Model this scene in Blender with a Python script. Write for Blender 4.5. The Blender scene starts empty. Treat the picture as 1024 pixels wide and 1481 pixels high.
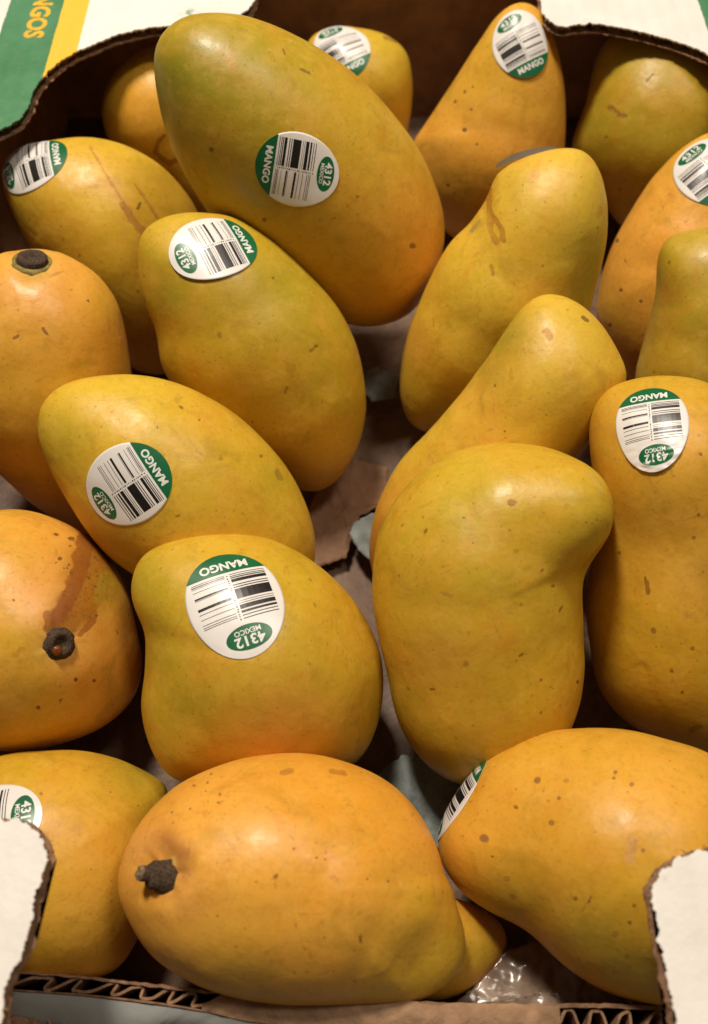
import bpy, bmesh, math, random
import numpy as np
from mathutils import Vector, Matrix, noise as mnoise
from mathutils.bvhtree import BVHTree
random.seed(4); rng = np.random.default_rng(4)
scene = bpy.context.scene
COL = scene.collection
# ---------------------------------------------------------------- camera
F, CX, CY, CAMZ = 1283.0, 512.0, 740.5, 0.315
PITCH = math.radians(60)                      # degrees below the horizon
RIGHT = np.array([1.0, 0, 0])
FWD = np.array([0, math.cos(PITCH), -math.sin(PITCH)])
UP = np.array([0, math.sin(PITCH), math.cos(PITCH)])
CAM = np.array([0, 0, CAMZ])
cd = bpy.data.cameras.new('camera'); cam = bpy.data.objects.new('camera', cd); COL.objects.link(cam)
cam.location = CAM; cam.rotation_euler = (math.radians(90) - PITCH, 0, 0)
cd.sensor_fit = 'VERTICAL'; cd.sensor_height = 36.0; cd.lens = F / 1481 * 36.0
cd.clip_start = 0.01; cd.clip_end = 50
cd.dof.use_dof = True; cd.dof.focus_distance = 0.275; cd.dof.aperture_fstop = 11.0
scene.camera = cam
# ---------------------------------------------------------------- world + lamps (shop ceiling lights)
w = bpy.data.worlds.new('World'); scene.world = w; w.use_nodes = True
bg = w.node_tree.nodes['Background']; bg.inputs[0].default_value = (1.0, 0.80, 0.58, 1); bg.inputs[1].default_value = 0.095
def lamp(name, loc, target, power, size, col):
    l = bpy.data.lights.new(name, 'AREA'); l.energy = power; l.shape = 'RECTANGLE'; l.size = size[0]; l.size_y = size[1]; l.color = col
    o = bpy.data.objects.new(name, l); COL.objects.link(o); o.location = loc
    o.rotation_euler = (Vector(target) - Vector(loc)).to_track_quat('-Z', 'Y').to_euler(); return o
lamp('ceiling_lamp', (-0.22, 0.62, 1.12), (0, .2, 0), 14.2, (.13, .20), (1.0, .89, .75))
lamp('ceiling_lamp', (0.46, 0.40, 1.30), (0, .2, 0), 5.2, (.20, .26), (1.0, .89, .75))
vs = scene.view_settings
scene.display_settings.display_device = 'sRGB'
vs.view_transform = 'Standard'; vs.look = 'None'; vs.exposure = 0.0; vs.gamma = 1.0; vs.use_curve_mapping = False

# ---------------------------------------------------------------- helpers
def px_ray(p):
    """unit-depth ray through a point of the view"""
    p = np.atleast_2d(np.asarray(p, float))
    return FWD + np.outer((p[:, 0] - CX) / F, RIGHT) + np.outer((CY - p[:, 1]) / F, UP)
def on_z(px, py, z):
    d = px_ray((px, py))[0]; t = (z - CAMZ) / d[2]; return CAM + t * d
def on_y(px, py, y):
    d = px_ray((px, py))[0]; t = y / d[1]; return CAM + t * d
def project(P):
    q = P - CAM; d = q @ FWD
    return np.stack([CX + F * (q @ RIGHT) / d, CY - F * (q @ UP) / d], 1), d
def tag(o, label=None, cat=None, group=None, kind=None):
    if label: o['label'] = label
    if cat: o['category'] = cat
    if group: o['group'] = group
    if kind: o['kind'] = kind
    return o
def mesh_obj(name, verts, faces, mat=None, parent=None, smooth=False):
    me = bpy.data.meshes.new(name)
    me.from_pydata([tuple(map(float, v)) for v in verts], [], [tuple(int(i) for i in f) for f in faces]); me.update()
    if smooth: me.shade_smooth()
    o = bpy.data.objects.new(name, me); COL.objects.link(o)
    if mat: me.materials.append(mat)
    if parent:
        o.parent = parent; o.matrix_parent_inverse = parent_inv(parent)
    return o
def parent_inv(p):
    m = Matrix.Identity(4); q = p
    chain = []
    while q: chain.append(q); q = q.parent
    for q in reversed(chain): m = m @ (q.matrix_parent_inverse @ q.matrix_basis if q.parent else q.matrix_basis)
    return m.inverted()

# ---------------------------------------------------------------- materials
class NT:
    def __init__(s, name):
        s.m = bpy.data.materials.new(name); s.m.use_nodes = True; s.t = s.m.node_tree; s.n = s.t.nodes
        s.b = s.n['Principled BSDF']
    def node(s, typ, **kw):
        x = s.n.new(typ)
        for k, v in kw.items(): setattr(x, k, v)
        return x
    def l(s, a, b): s.t.links.new(a, b)
    def val(s, sock, v):
        if hasattr(v, 'default_value') or hasattr(v, 'links'): s.l(v, sock)
        else: sock.default_value = v
    def math(s, op, a, b=None, c=None, clamp=False):
        x = s.node('ShaderNodeMath', operation=op); x.use_clamp = clamp
        s.val(x.inputs[0], a)
        if b is not None: s.val(x.inputs[1], b)
        if c is not None: s.val(x.inputs[2], c)
        return x.outputs[0]
    def noise(s, scale, detail=3, rough=.5, vec=None, dist=0):
        x = s.node('ShaderNodeTexNoise'); x.inputs['Scale'].default_value = scale; x.inputs['Detail'].default_value = detail
        x.inputs['Roughness'].default_value = rough; x.inputs['Distortion'].default_value = dist
        if vec is not None: s.l(vec, x.inputs['Vector'])
        return x.outputs['Fac']
    def mix(s, fac, a, b, mode='MIX'):
        x = s.node('ShaderNodeMix', data_type='RGBA', blend_type=mode)
        s.val(x.inputs[0], fac); s.val(x.inputs[6], a); s.val(x.inputs[7], b); return x.outputs[2]
    def sstep(s, v, a, b):
        x = s.node('ShaderNodeMapRange', interpolation_type='SMOOTHSTEP'); s.val(x.inputs[0], v)
        x.inputs[1].default_value = a; x.inputs[2].default_value = b; return x.outputs[0]
    def bump(s, h, dist, strength=1.0, normal=None):
        x = s.node('ShaderNodeBump'); x.inputs['Distance'].default_value = dist; x.inputs['Strength'].default_value = strength
        s.l(h, x.inputs['Height'])
        if normal is not None: s.l(normal, x.inputs['Normal'])
        return x.outputs[0]
def rgb(r, g, b): # sRGB 0-255 -> linear rgba
    f = lambda c: (c / 255 / 12.92) if c / 255 <= .04045 else ((c / 255 + .055) / 1.055) ** 2.4
    return (f(r), f(g), f(b), 1.0)

def mango_skin(seed):
    s = NT('mango_skin'); b = s.b
    co = s.node('ShaderNodeNewGeometry').outputs['Position']
    mp = s.node('ShaderNodeVectorMath', operation='ADD'); s.l(co, mp.inputs[0]); mp.inputs[1].default_value = (seed * 1.37, seed * .7, seed * .31); v = mp.outputs[0]
    at = s.node('ShaderNodeAttribute', attribute_name='skin').outputs['Color']
    mk = s.node('ShaderNodeAttribute', attribute_name='mark')
    mc = s.node('ShaderNodeAttribute', attribute_name='mark_colour').outputs['Color']
    big = s.noise(38, 4, .55, v, .6); mid = s.noise(160, 4, .6, v); fine = s.noise(900, 3, .6, v)
    c = s.mix(s.sstep(big, .36, .68), at, s.mix(.26, at, (0.66, 0.27, 0.022, 1)))
    c = s.mix(s.math('MULTIPLY', s.sstep(mid, .42, .72), .30), c, s.mix(.7, c, (.82, .47, .07, 1)))
    c = s.mix(s.math('MULTIPLY', s.sstep(s.noise(70, 5, .65, v, .8), .50, .72), .38), c, (.34, .21, .012, 1))
    c = s.mix(s.math('MULTIPLY', s.sstep(s.noise(55, 5, .62, v, .5), .54, .74), .45), c, (.62, .25, .02, 1))
    c = s.mix(s.math('MULTIPLY', s.sstep(s.noise(480, 5, .75, v), .50, .70), .22), c, (.30, .13, .015, 1))
    c = s.mix(s.math('MULTIPLY', s.math('SUBTRACT', fine, .5), .55), c, (.25, .12, .01, 1))
    st_ = s.node('ShaderNodeMapping'); st_.inputs['Rotation'].default_value = (seed * .9, seed * 1.7, seed * .4); st_.inputs['Scale'].default_value = (1, .22, 1); s.l(v, st_.inputs[0])
    scuff = s.sstep(s.noise(330, 4, .6, st_.outputs[0], .3), .66, .74)
    c = s.mix(s.math('MULTIPLY', scuff, .45), c, (.36, .18, .03, 1))
    # lenticels: tiny scattered dots, and rarer brown freckles
    def dots(scale, r0, r1, keep, col, amount, c):
        vo = s.node('ShaderNodeTexVoronoi'); vo.inputs['Scale'].default_value = scale
        nz = s.node('ShaderNodeTexNoise'); nz.inputs['Scale'].default_value = scale * 1.8; s.l(v, nz.inputs['Vector'])
        ad = s.node('ShaderNodeVectorMath', operation='MULTIPLY_ADD'); s.l(nz.outputs['Color'], ad.inputs[0])
        ad.inputs[1].default_value = (.45 / scale,) * 3; s.l(v, ad.inputs[2]); s.l(ad.outputs[0], vo.inputs['Vector'])
        inside = s.sstep(vo.outputs['Distance'], r1, r0)
        rnd = s.node('ShaderNodeSeparateColor'); s.l(vo.outputs['Color'], rnd.inputs[0])
        k = s.math('GREATER_THAN', rnd.outputs[0], keep)
        a = s.math('MULTIPLY', s.math('MULTIPLY', inside, k), s.math('MULTIPLY', rnd.outputs[1], amount))
        return s.mix(a, c, col), a
    c, _ = dots(300, .06, .30, .55, (.88, .60, .16, 1), .16, c)
    c, _ = dots(420, .10, .24, .62, (.26, .11, .012, 1), .55, c)
    c, _ = dots(150, .06, .14, .74, (.16, .055, .008, 1), .75, c)
    c, fa = dots(70, .04, .10, .86, (.11, .04, .008, 1), .95, c)
    # broader russet rub marks, thin and broken
    ru = s.math('MULTIPLY', s.sstep(s.noise(120, 6, .72, v, 1.2), .61, .69), .38)
    c = s.mix(ru, c, (.36, .15, .02, 1))
    # painted scars with broken edge
    mfac = s.math('ADD', mk.outputs['Fac'], s.math('MULTIPLY', s.math('SUBTRACT', s.noise(420, 4, .65, v), .5), .75))
    edge = s.sstep(mfac, .30, .58)
    edge = s.math('MULTIPLY', edge, s.sstep(mk.outputs['Fac'], .04, .22))
    mc = s.mix(s.math('MULTIPLY', s.sstep(s.noise(600, 4, .7, v), .45, .65), .6), mc, s.mix(.6, mc, (.07, .02, .004, 1)))
    c = s.mix(s.math('MULTIPLY', edge, s.math('ADD', .42, s.math('MULTIPLY', mid, .60))), c, mc)
    s.l(c, b.inputs['Base Color'])
    r = s.math('ADD', s.math('MULTIPLY', s.sstep(mid, .3, .7), .18), .34); r = s.math('ADD', r, s.math('MULTIPLY', edge, .15)); s.l(r, b.inputs['Roughness'])
    b.inputs['Specular IOR Level'].default_value = .42
    b.inputs['Subsurface Weight'].default_value = .10; b.inputs['Subsurface Radius'].default_value = (1, .42, .08); b.inputs['Subsurface Scale'].default_value = .0035
    h = s.math('ADD', s.math('MULTIPLY', s.noise(110, 3, .5, v), 1.0), s.math('MULTIPLY', s.noise(600, 3, .6, v), .10))
    n = s.bump(h, .0005, .8); n = s.bump(s.math('SUBTRACT', 1.0, edge), .00007, .6, n); n = s.bump(s.noise(2200, 2, .5, v), .00005, .6, n)
    s.l(n, b.inputs['Normal']); return s.m

def simple(name, col, rough=.6, var=.25, scale=120, bump=.0002, spec=.4, stretch=None, metallic=0):
    s = NT(name); co = s.node('ShaderNodeTexCoord').outputs['Object']
    if stretch:
        mp = s.node('ShaderNodeMapping'); mp.inputs['Scale'].default_value = stretch; s.l(co, mp.inputs[0]); co = mp.outputs[0]
    a = s.noise(scale, 5, .6, co); bb = s.noise(scale * 6, 3, .6, co)
    dk = tuple(x * (1 - var) for x in col[:3]) + (1,); lt = tuple(min(1, x * (1 + var * .6)) for x in col[:3]) + (1,)
    c = s.mix(s.sstep(a, .3, .7), dk, lt); c = s.mix(s.math('MULTIPLY', bb, .25), c, dk)
    s.l(c, s.b.inputs['Base Color']); s.b.inputs['Roughness'].default_value = rough; s.b.inputs['Specular IOR Level'].default_value = spec
    if bump: s.l(s.bump(s.math('ADD', a, s.math('MULTIPLY', bb, .4)), bump), s.b.inputs['Normal'])
    return s.m
M_KRAFT = simple('kraft_cardboard', (.38, .20, .10), .85, .30, 60, .0006, .2)
M_KRAFT_EDGE = simple('torn_cardboard_edge', (.30, .165, .095), .9, .45, 300, .0006, .15)
M_FLUTE = simple('cardboard_fluting', (.33, .19, .11), .9, .4, 300, .0004, .15)
M_STEM = simple('stem_bark', (.085, .050, .026), .75, .75, 1500, .00035, .4)
M_STEM_TIP = simple('stem_cut_wood', (.27, .19, .11), .8, .6, 900, .0006, .3)
M_COLLAR = simple('green_brown_collar', (.26, .19, .035), .6, .5, 500, .0004, .4)
M_SAP = simple('dried_sap', (.20, .05, .008), .12, .5, 500, .0002, .6)
M_STW = simple('sticker_white', (.80, .77, .74), .33, .04, 60, .00002, .5)
M_STG = simple('sticker_green', (.006, .13, .045), .33, .15, 120, .00002, .5)
M_STK = simple('sticker_black_ink', (.014, .011, .010), .35, .2, 300, 0, .5)
M_STT = simple('sticker_white_ink', (.78, .78, .74), .35, .05, 300, 0, .5)
M_STB = simple('sticker_grey_back', (.13, .10, .06), .55, .2, 200, .00003, .4)
M_GREYPAPER = simple('blue_grey_paper', (.22, .25, .235), .7, .35, 90, .0008, .35)
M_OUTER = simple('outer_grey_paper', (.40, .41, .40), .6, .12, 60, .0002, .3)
M_PRINT_Y = simple('yellow_ink', (.80, .47, .035), .55, .25, 400, 0, .3)

def printed_top():
    """white coated board with the green and yellow stripes printed on it"""
    s = NT('printed_white_board'); co = s.node('ShaderNodeTexCoord').outputs['Object']
    sx = s.node('ShaderNodeSeparateXYZ'); s.l(co, sx.inputs[0]); X, Y = sx.outputs[0], sx.outputs[1]
    n1 = s.noise(45, 5, .6, co); n2 = s.noise(300, 5, .65, co)
    wob = s.math('MULTIPLY', s.math('SUBTRACT', n2, .5), .0012)
    x = s.math('ADD', X, wob)
    white = s.mix(s.sstep(n1, .35, .75), (.82, .785, .74, 1), (.75, .71, .66, 1))
    white = s.mix(s.math('MULTIPLY', s.sstep(s.noise(130, 5, .7, co),   .60, .70), .34), white, (.48, .40, .32, 1))
    gy = s.mix(s.sstep(n1, .3, .7), (.05, .185, .075, 1), (.075, .235, .115, 1))
    gy = s.mix(s.math('MULTIPLY', s.sstep(n2, .52, .75), .45), gy, (.16, .27, .09, 1))
    def band(a, b_): return s.math('MULTIPLY', s.math('GREATER_THAN', x, a), s.math('LESS_THAN', x, b_))
    back = s.math('GREATER_THAN', Y, .2)
    g = s.math('MAXIMUM', s.math('MULTIPLY', band(-.1440, -.1215), back), s.math('MULTIPLY', band(.1442, .30), back))
    yl = s.math('MULTIPLY', band(-.1215, -.1108), back)
    c = s.mix(g, white, gy); c = s.mix(yl, c, s.mix(s.math('MULTIPLY', n2, .5), (.86, .53, .05, 1), (.74, .40, .03, 1)))
    # small green misprint smudges
    for (cx_, cy_, r_) in ((-.068, .3625, .006), (-.094, .0345, .0045)):
        vd = s.node('ShaderNodeVectorMath', operation='DISTANCE'); s.l(co, vd.inputs[0]); vd.inputs[1].default_value = (cx_, cy_, .1)
        f = s.math('MULTIPLY', s.sstep(vd.outputs['Value'], r_, r_ * .2), s.sstep(n2, .45, .62)); c = s.mix(s.math('MULTIPLY', f, .8), c, (.09, .25, .11, 1))
    s.l(c, s.b.inputs['Base Color']); s.b.inputs['Roughness'].default_value = .48; s.b.inputs['Specular IOR Level'].default_value = .35
    fl_ = s.math('MULTIPLY', s.math('SINE', s.math('MULTIPLY', X, 2 * math.pi / .0072)), .10); s.l(s.bump(s.math('ADD', fl_, s.math('ADD', n1, s.math('MULTIPLY', n2, .3))), .0006), s.b.inputs['Normal']); return s.m
M_TOP = printed_top()

def floor_mat():
    """brown box bottom with worn greyish paper patches and damp stains"""
    s = NT('box_bottom_board'); co = s.node('ShaderNodeTexCoord').outputs['Object']
    a = s.noise(22, 5, .6, co, .5); b2 = s.noise(140, 5, .65, co)
    c = s.mix(s.sstep(b2, .3, .7), (.10, .055, .030, 1), (.18, .10, .058, 1))
    c = s.mix(s.sstep(a, .50, .60), c, (.19, .115, .065, 1))
    c = s.mix(s.math('MULTIPLY', s.sstep(s.noise(75, 4, .6, co, 1), .60, .68), .7), c, (.08, .045, .025, 1))
    s.l(c, s.b.inputs['Base Color']); s.l(s.math('ADD', .35, s.math('MULTIPLY', a, .5)), s.b.inputs['Roughness'])
    s.l(s.bump(s.math('ADD', a, s.math('MULTIPLY', b2, .3)), .002), s.b.inputs['Normal']); return s.m
M_FLOOR = floor_mat()
def damp_mat():
    s = NT('damp_plastic_film'); co = s.node('ShaderNodeTexCoord').outputs['Object']
    a = s.noise(55, 2, .5, co, .8)
    s.l(s.mix(s.sstep(s.noise(90, 4, .6, co), .45, .65), (.15, .10, .07, 1), (.32, .24, .18, 1)), s.b.inputs['Base Color'])
    s.b.inputs['Roughness'].default_value = .22; s.l(s.bump(a, .0028), s.b.inputs['Normal']); return s.m
M_FILM = damp_mat()

# ---------------------------------------------------------------- tabletop + cardboard box
tb = mesh_obj('tabletop', [(-1.2, -1, -.012), (1.2, -1, -.012), (1.2, 1.6, -.012), (-1.2, 1.6, -.012)], [(0, 1, 2, 3)], simple('grey_tabletop', (.18, .16, .14), .5, .2, 12)); tag(tb, kind='structure')
box = bpy.data.objects.new('cardboard_box', None); COL.objects.link(box); box.location = (0, .2, 0)
tag(box, 'torn open white cardboard fruit box with green and yellow print', 'box')
XL, XR, YF, YB, ZT = -.158, .187, .0, .435, .100
bpy.context.view_layer.update()
def slab(name, x0, x1, y0, y1, z0, z1, mat, bevel=0):
    v = [(x, y, z) for z in (z0, z1) for y in (y0, y1) for x in (x0, x1)]
    f = [(0, 2, 3, 1), (4, 5, 7, 6), (0, 1, 5, 4), (2, 6, 7, 3), (0, 4, 6, 2), (1, 3, 7, 5)]
    return mesh_obj(name, v, f, mat, box)
def sheet(name, x0, x1, y0, y1, z, amp, mat, n=70):
    xs = np.linspace(x0, x1, n); ys = np.linspace(y0, y1, n); V = []
    for y in ys:
        for x in xs: V.append((x, y, z + amp * mnoise.noise(Vector((x * 30, y * 30, 1.7)))))
    Fc = [(j * n + i, j * n + i + 1, (j + 1) * n + i + 1, (j + 1) * n + i) for j in range(n - 1) for i in range(n - 1)]
    return mesh_obj(name, V, Fc, mat, box, True)
slab('bottom_board', XL, XR, -.004, YB, -.010, -.0035, M_KRAFT)
sheet('bottom_panel', XL + .0005, XR - .0005, -.003, YB - .0005, -.001, .0018, M_FLOOR)
slab('back_wall', XL - .005, XR + .005, YB, YB + .005, -.010, ZT - .0052, M_KRAFT)
slab('side_wall', XL - .005, XL, -.02, YB, -.010, ZT - .0052, M_KRAFT)
slab('side_wall', XR, XR + .005, -.02, YB, -.010, ZT - .0052, M_KRAFT)

def resample(pts, step, closed=False, jit=0., seed=0):
    P = np.asarray(pts, float)
    if closed: P = np.vstack([P, P[:1]])
    d = np.r_[0, np.cumsum(np.linalg.norm(np.diff(P, axis=0), axis=1))]
    n = max(4, int(d[-1] / step)); t = np.linspace(0, d[-1], n + 1)
    Q = np.stack([np.interp(t, d, P[:, k]) for k in range(P.shape[1])], 1)
    if jit:
        T = np.gradient(Q, axis=0); N = np.stack([-T[:, 1], T[:, 0]], 1); N /= np.linalg.norm(N, axis=1)[:, None] + 1e-12
        a = np.array([mnoise.noise(Vector((x * 400, seed + 3.1, 0))) + .6 * mnoise.noise(Vector((x * 1400, seed + 9, 0))) + .35 * mnoise.noise(Vector((x * 4200, seed + 2, 0))) for x in t])
        Q[:, :2] += N * (a * jit)[:, None]
    return Q
def catmull(P, n=8, closed=True):
    P = np.asarray(P, float); out = []; m = len(P)
    rngi = range(m) if closed else range(m - 1)
    for i in rngi:
        if closed: a, b, c, d = P[i - 1], P[i], P[(i + 1) % m], P[(i + 2) % m]
        else: a, b, c, d = P[max(i - 1, 0)], P[i], P[i + 1], P[min(i + 2, m - 1)]
        for k in range(n):
            t = k / n; out.append(.5 * (2 * b + (c - a) * t + (2 * a - 5 * b + 4 * c - d) * t * t + (3 * b - a - 3 * c + d) * t ** 3))
    if not closed: out.append(P[-1])
    return np.array(out)
def ngon_prism(name, outline, z0, z1, mat, parent):
    n = len(outline); V = [(x, y, z1) for x, y in outline] + [(x, y, z0) for x, y in outline]
    bm = bmesh.new(); vs_ = [bm.verts.new(v) for v in V]
    bm.faces.new(vs_[:n]); bm.faces.new(vs_[n:][::-1])
    for i in range(n): j = (i + 1) % n; bm.faces.new((vs_[i], vs_[n + i], vs_[n + j], vs_[j]))
    bmesh.ops.triangulate(bm, faces=[f for f in bm.faces if len(f.verts) > 4]); bmesh.ops.recalc_face_normals(bm, faces=bm.faces)
    me = bpy.data.meshes.new(name); bm.to_mesh(me); bm.free(); me.materials.append(mat)
    o = bpy.data.objects.new(name, me); COL.objects.link(o)
    o.parent = parent; o.matrix_parent_inverse = parent_inv(parent); return o
def flap(edge_px, corners, seed, wave=.0072):
    """a top panel: white liner, fluting showing at the torn edge, brown under liner. edge_px = torn edge, corners = rest"""
    e = np.array([on_z(x, y, ZT)[:2] for x, y in edge_px]); c = np.array(corners, float)
    ej = resample(catmull(e, 6, False), .0005, False, .0009, seed)
    lo = resample(catmull(e, 6, False), .0005, False, .0009, seed + 20)
    top = ngon_prism('top_panel', np.vstack([ej, c]), ZT - .0006, ZT, M_TOP, box)
    T = np.gradient(lo, axis=0); N = np.stack([-T[:, 1], T[:, 0]], 1); N /= np.linalg.norm(N, axis=1)[:, None]
    ctr = c.mean(0)
    if ((ctr - lo[len(lo) // 2]) @ N[len(lo) // 2]) < 0: N = -N     # N points into the board
    ext = lo - N * .0006
    ngon_prism('liner', np.vstack([ext, c]), ZT - .0040, ZT - .0035, M_KRAFT_EDGE, top)
    s_ = np.r_[0, np.cumsum(np.linalg.norm(np.diff(ej[:, :2], axis=0), axis=1))]; fine = np.arange(0, s_[-1], .0005)
    E = np.stack([np.interp(fine, s_, ej[:, k]) for k in range(2)], 1)
    sn = np.r_[0, np.cumsum(np.linalg.norm(np.diff(lo, axis=0), axis=1))]; NN = np.stack([np.interp(fine, sn, N[:, k]) for k in range(2)], 1)
    V = []; Fc = []; m = len(fine)
    for i, t in enumerate(fine):
        ph = t / wave * 2 * math.pi + 1.4 * mnoise.noise(Vector((t * 60, seed, 4)))
        z = ZT - .0020 + .0013 * math.tanh(1.6 * math.sin(ph)); r = .0007 * mnoise.noise(Vector((t * 500, seed, 0)))
        V += [(*(E[i] + NN[i] * (.0022 + r * 1.6)), z), (*(E[i] + NN[i] * .007), z)]
        if i < m - 1: k = 2 * i; Fc.append((k, k + 2, k + 3, k + 1))
    o = mesh_obj('fluting', V, Fc, M_FLUTE, top); sm = o.modifiers.new('thick', 'SOLIDIFY'); sm.thickness = .0004
    # loose torn fibres along the edge
    V = []; Fc = []
    for k in range(int(s_[-1] / .0035)):
        i = rng.integers(2, m - 2); a = E[i] + NN[i] * .0003; d = -NN[i] * rng.uniform(.0004, .0013) + rng.normal(0, .0005, 2)
        z = ZT - rng.choice([.0004, .0036]); wv = np.array([d[1], -d[0]]) * .18; b0 = len(V)
        V += [(*(a - wv), z), (*(a + wv), z), (*(a + d), z - rng.uniform(0, .0006))]; Fc.append((b0, b0 + 1, b0 + 2))
    fo = mesh_obj('torn_fibres', V, Fc, M_KRAFT_EDGE, top); fo['kind'] = 'stuff'
    return top
back_left = flap([(-30, 195), (0, 187), (28, 172), (42, 150), (50, 128), (70, 103), (100, 80), (130, 66), (170, 50), (215, 40), (260, 36), (310, 30), (345, 22), (366, 4), (372, -25)],
                 [(on_z(378, -25, ZT)[0], .440), (XL - .005, .440), (XL - .005, .25)], 1)
back_right = flap([(780, -25), (783, 4), (785, 20), (800, 33), (815, 38), (840, 35), (862, 34), (900, 40), (940, 49), (985, 62), (1024, 78), (1060, 96), (1110, 150)],
                  [(XR + .005, .27), (XR + .005, .440), (on_z(778, -25, ZT)[0], .440)], 2)
front_left = flap([(-60, 1180), (-20, 1183), (8, 1184), (38, 1192), (60, 1212), (67, 1238), (62, 1262), (50, 1300), (42, 1345), (30, 1385), (16, 1408), (8, 1425), (3, 1460), (-2, 1500), (-4, 1530)],
                  [(on_z(-10, 1530, ZT)[0], -.012), (XL - .005, -.012), (XL - .005, .05)], 3)
front_right = flap([(1090, 1215), (1050, 1220), (1022, 1229), (990, 1238), (965, 1252), (952, 1268), (943, 1284), (945, 1305), (950, 1335), (957, 1375), (966, 1420), (975, 1460), (980, 1500), (985, 1530)],
                   [(on_z(995, 1530, ZT)[0], -.012), (XR + .005, -.012), (XR + .005, .045)], 4)
# printed word on the left rear panel (reads towards the camera)
def text_mesh(body, size, bold=0.0, align='CENTER'):
    cu = bpy.data.curves.new('lettering', 'FONT'); cu.body = body; cu.size = size; cu.align_x = align; cu.align_y = 'CENTER'; cu.offset = bold; cu.resolution_u = 3
    o = bpy.data.objects.new('tmp', cu); COL.objects.link(o); bpy.context.view_layer.update()
    me = bpy.data.meshes.new_from_object(o.evaluated_get(bpy.context.evaluated_depsgraph_get()))
    V = np.array([v.co[:] for v in me.vertices]); Fc = [tuple(p.vertices) for p in me.polygons]
    bpy.data.objects.remove(o); bpy.data.meshes.remove(me); return V[:, :2], Fc
tv, tf = text_mesh('MANGOS', .0108, .00042, 'RIGHT')
tv = tv * np.array([1.02, 1.0])
P0 = np.array([-.1304, .3455])
mesh_obj('lettering', [(P0[0] + v, P0[1] - u, ZT + .00012) for u, v in tv], tf, M_PRINT_Y, back_left)

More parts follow.
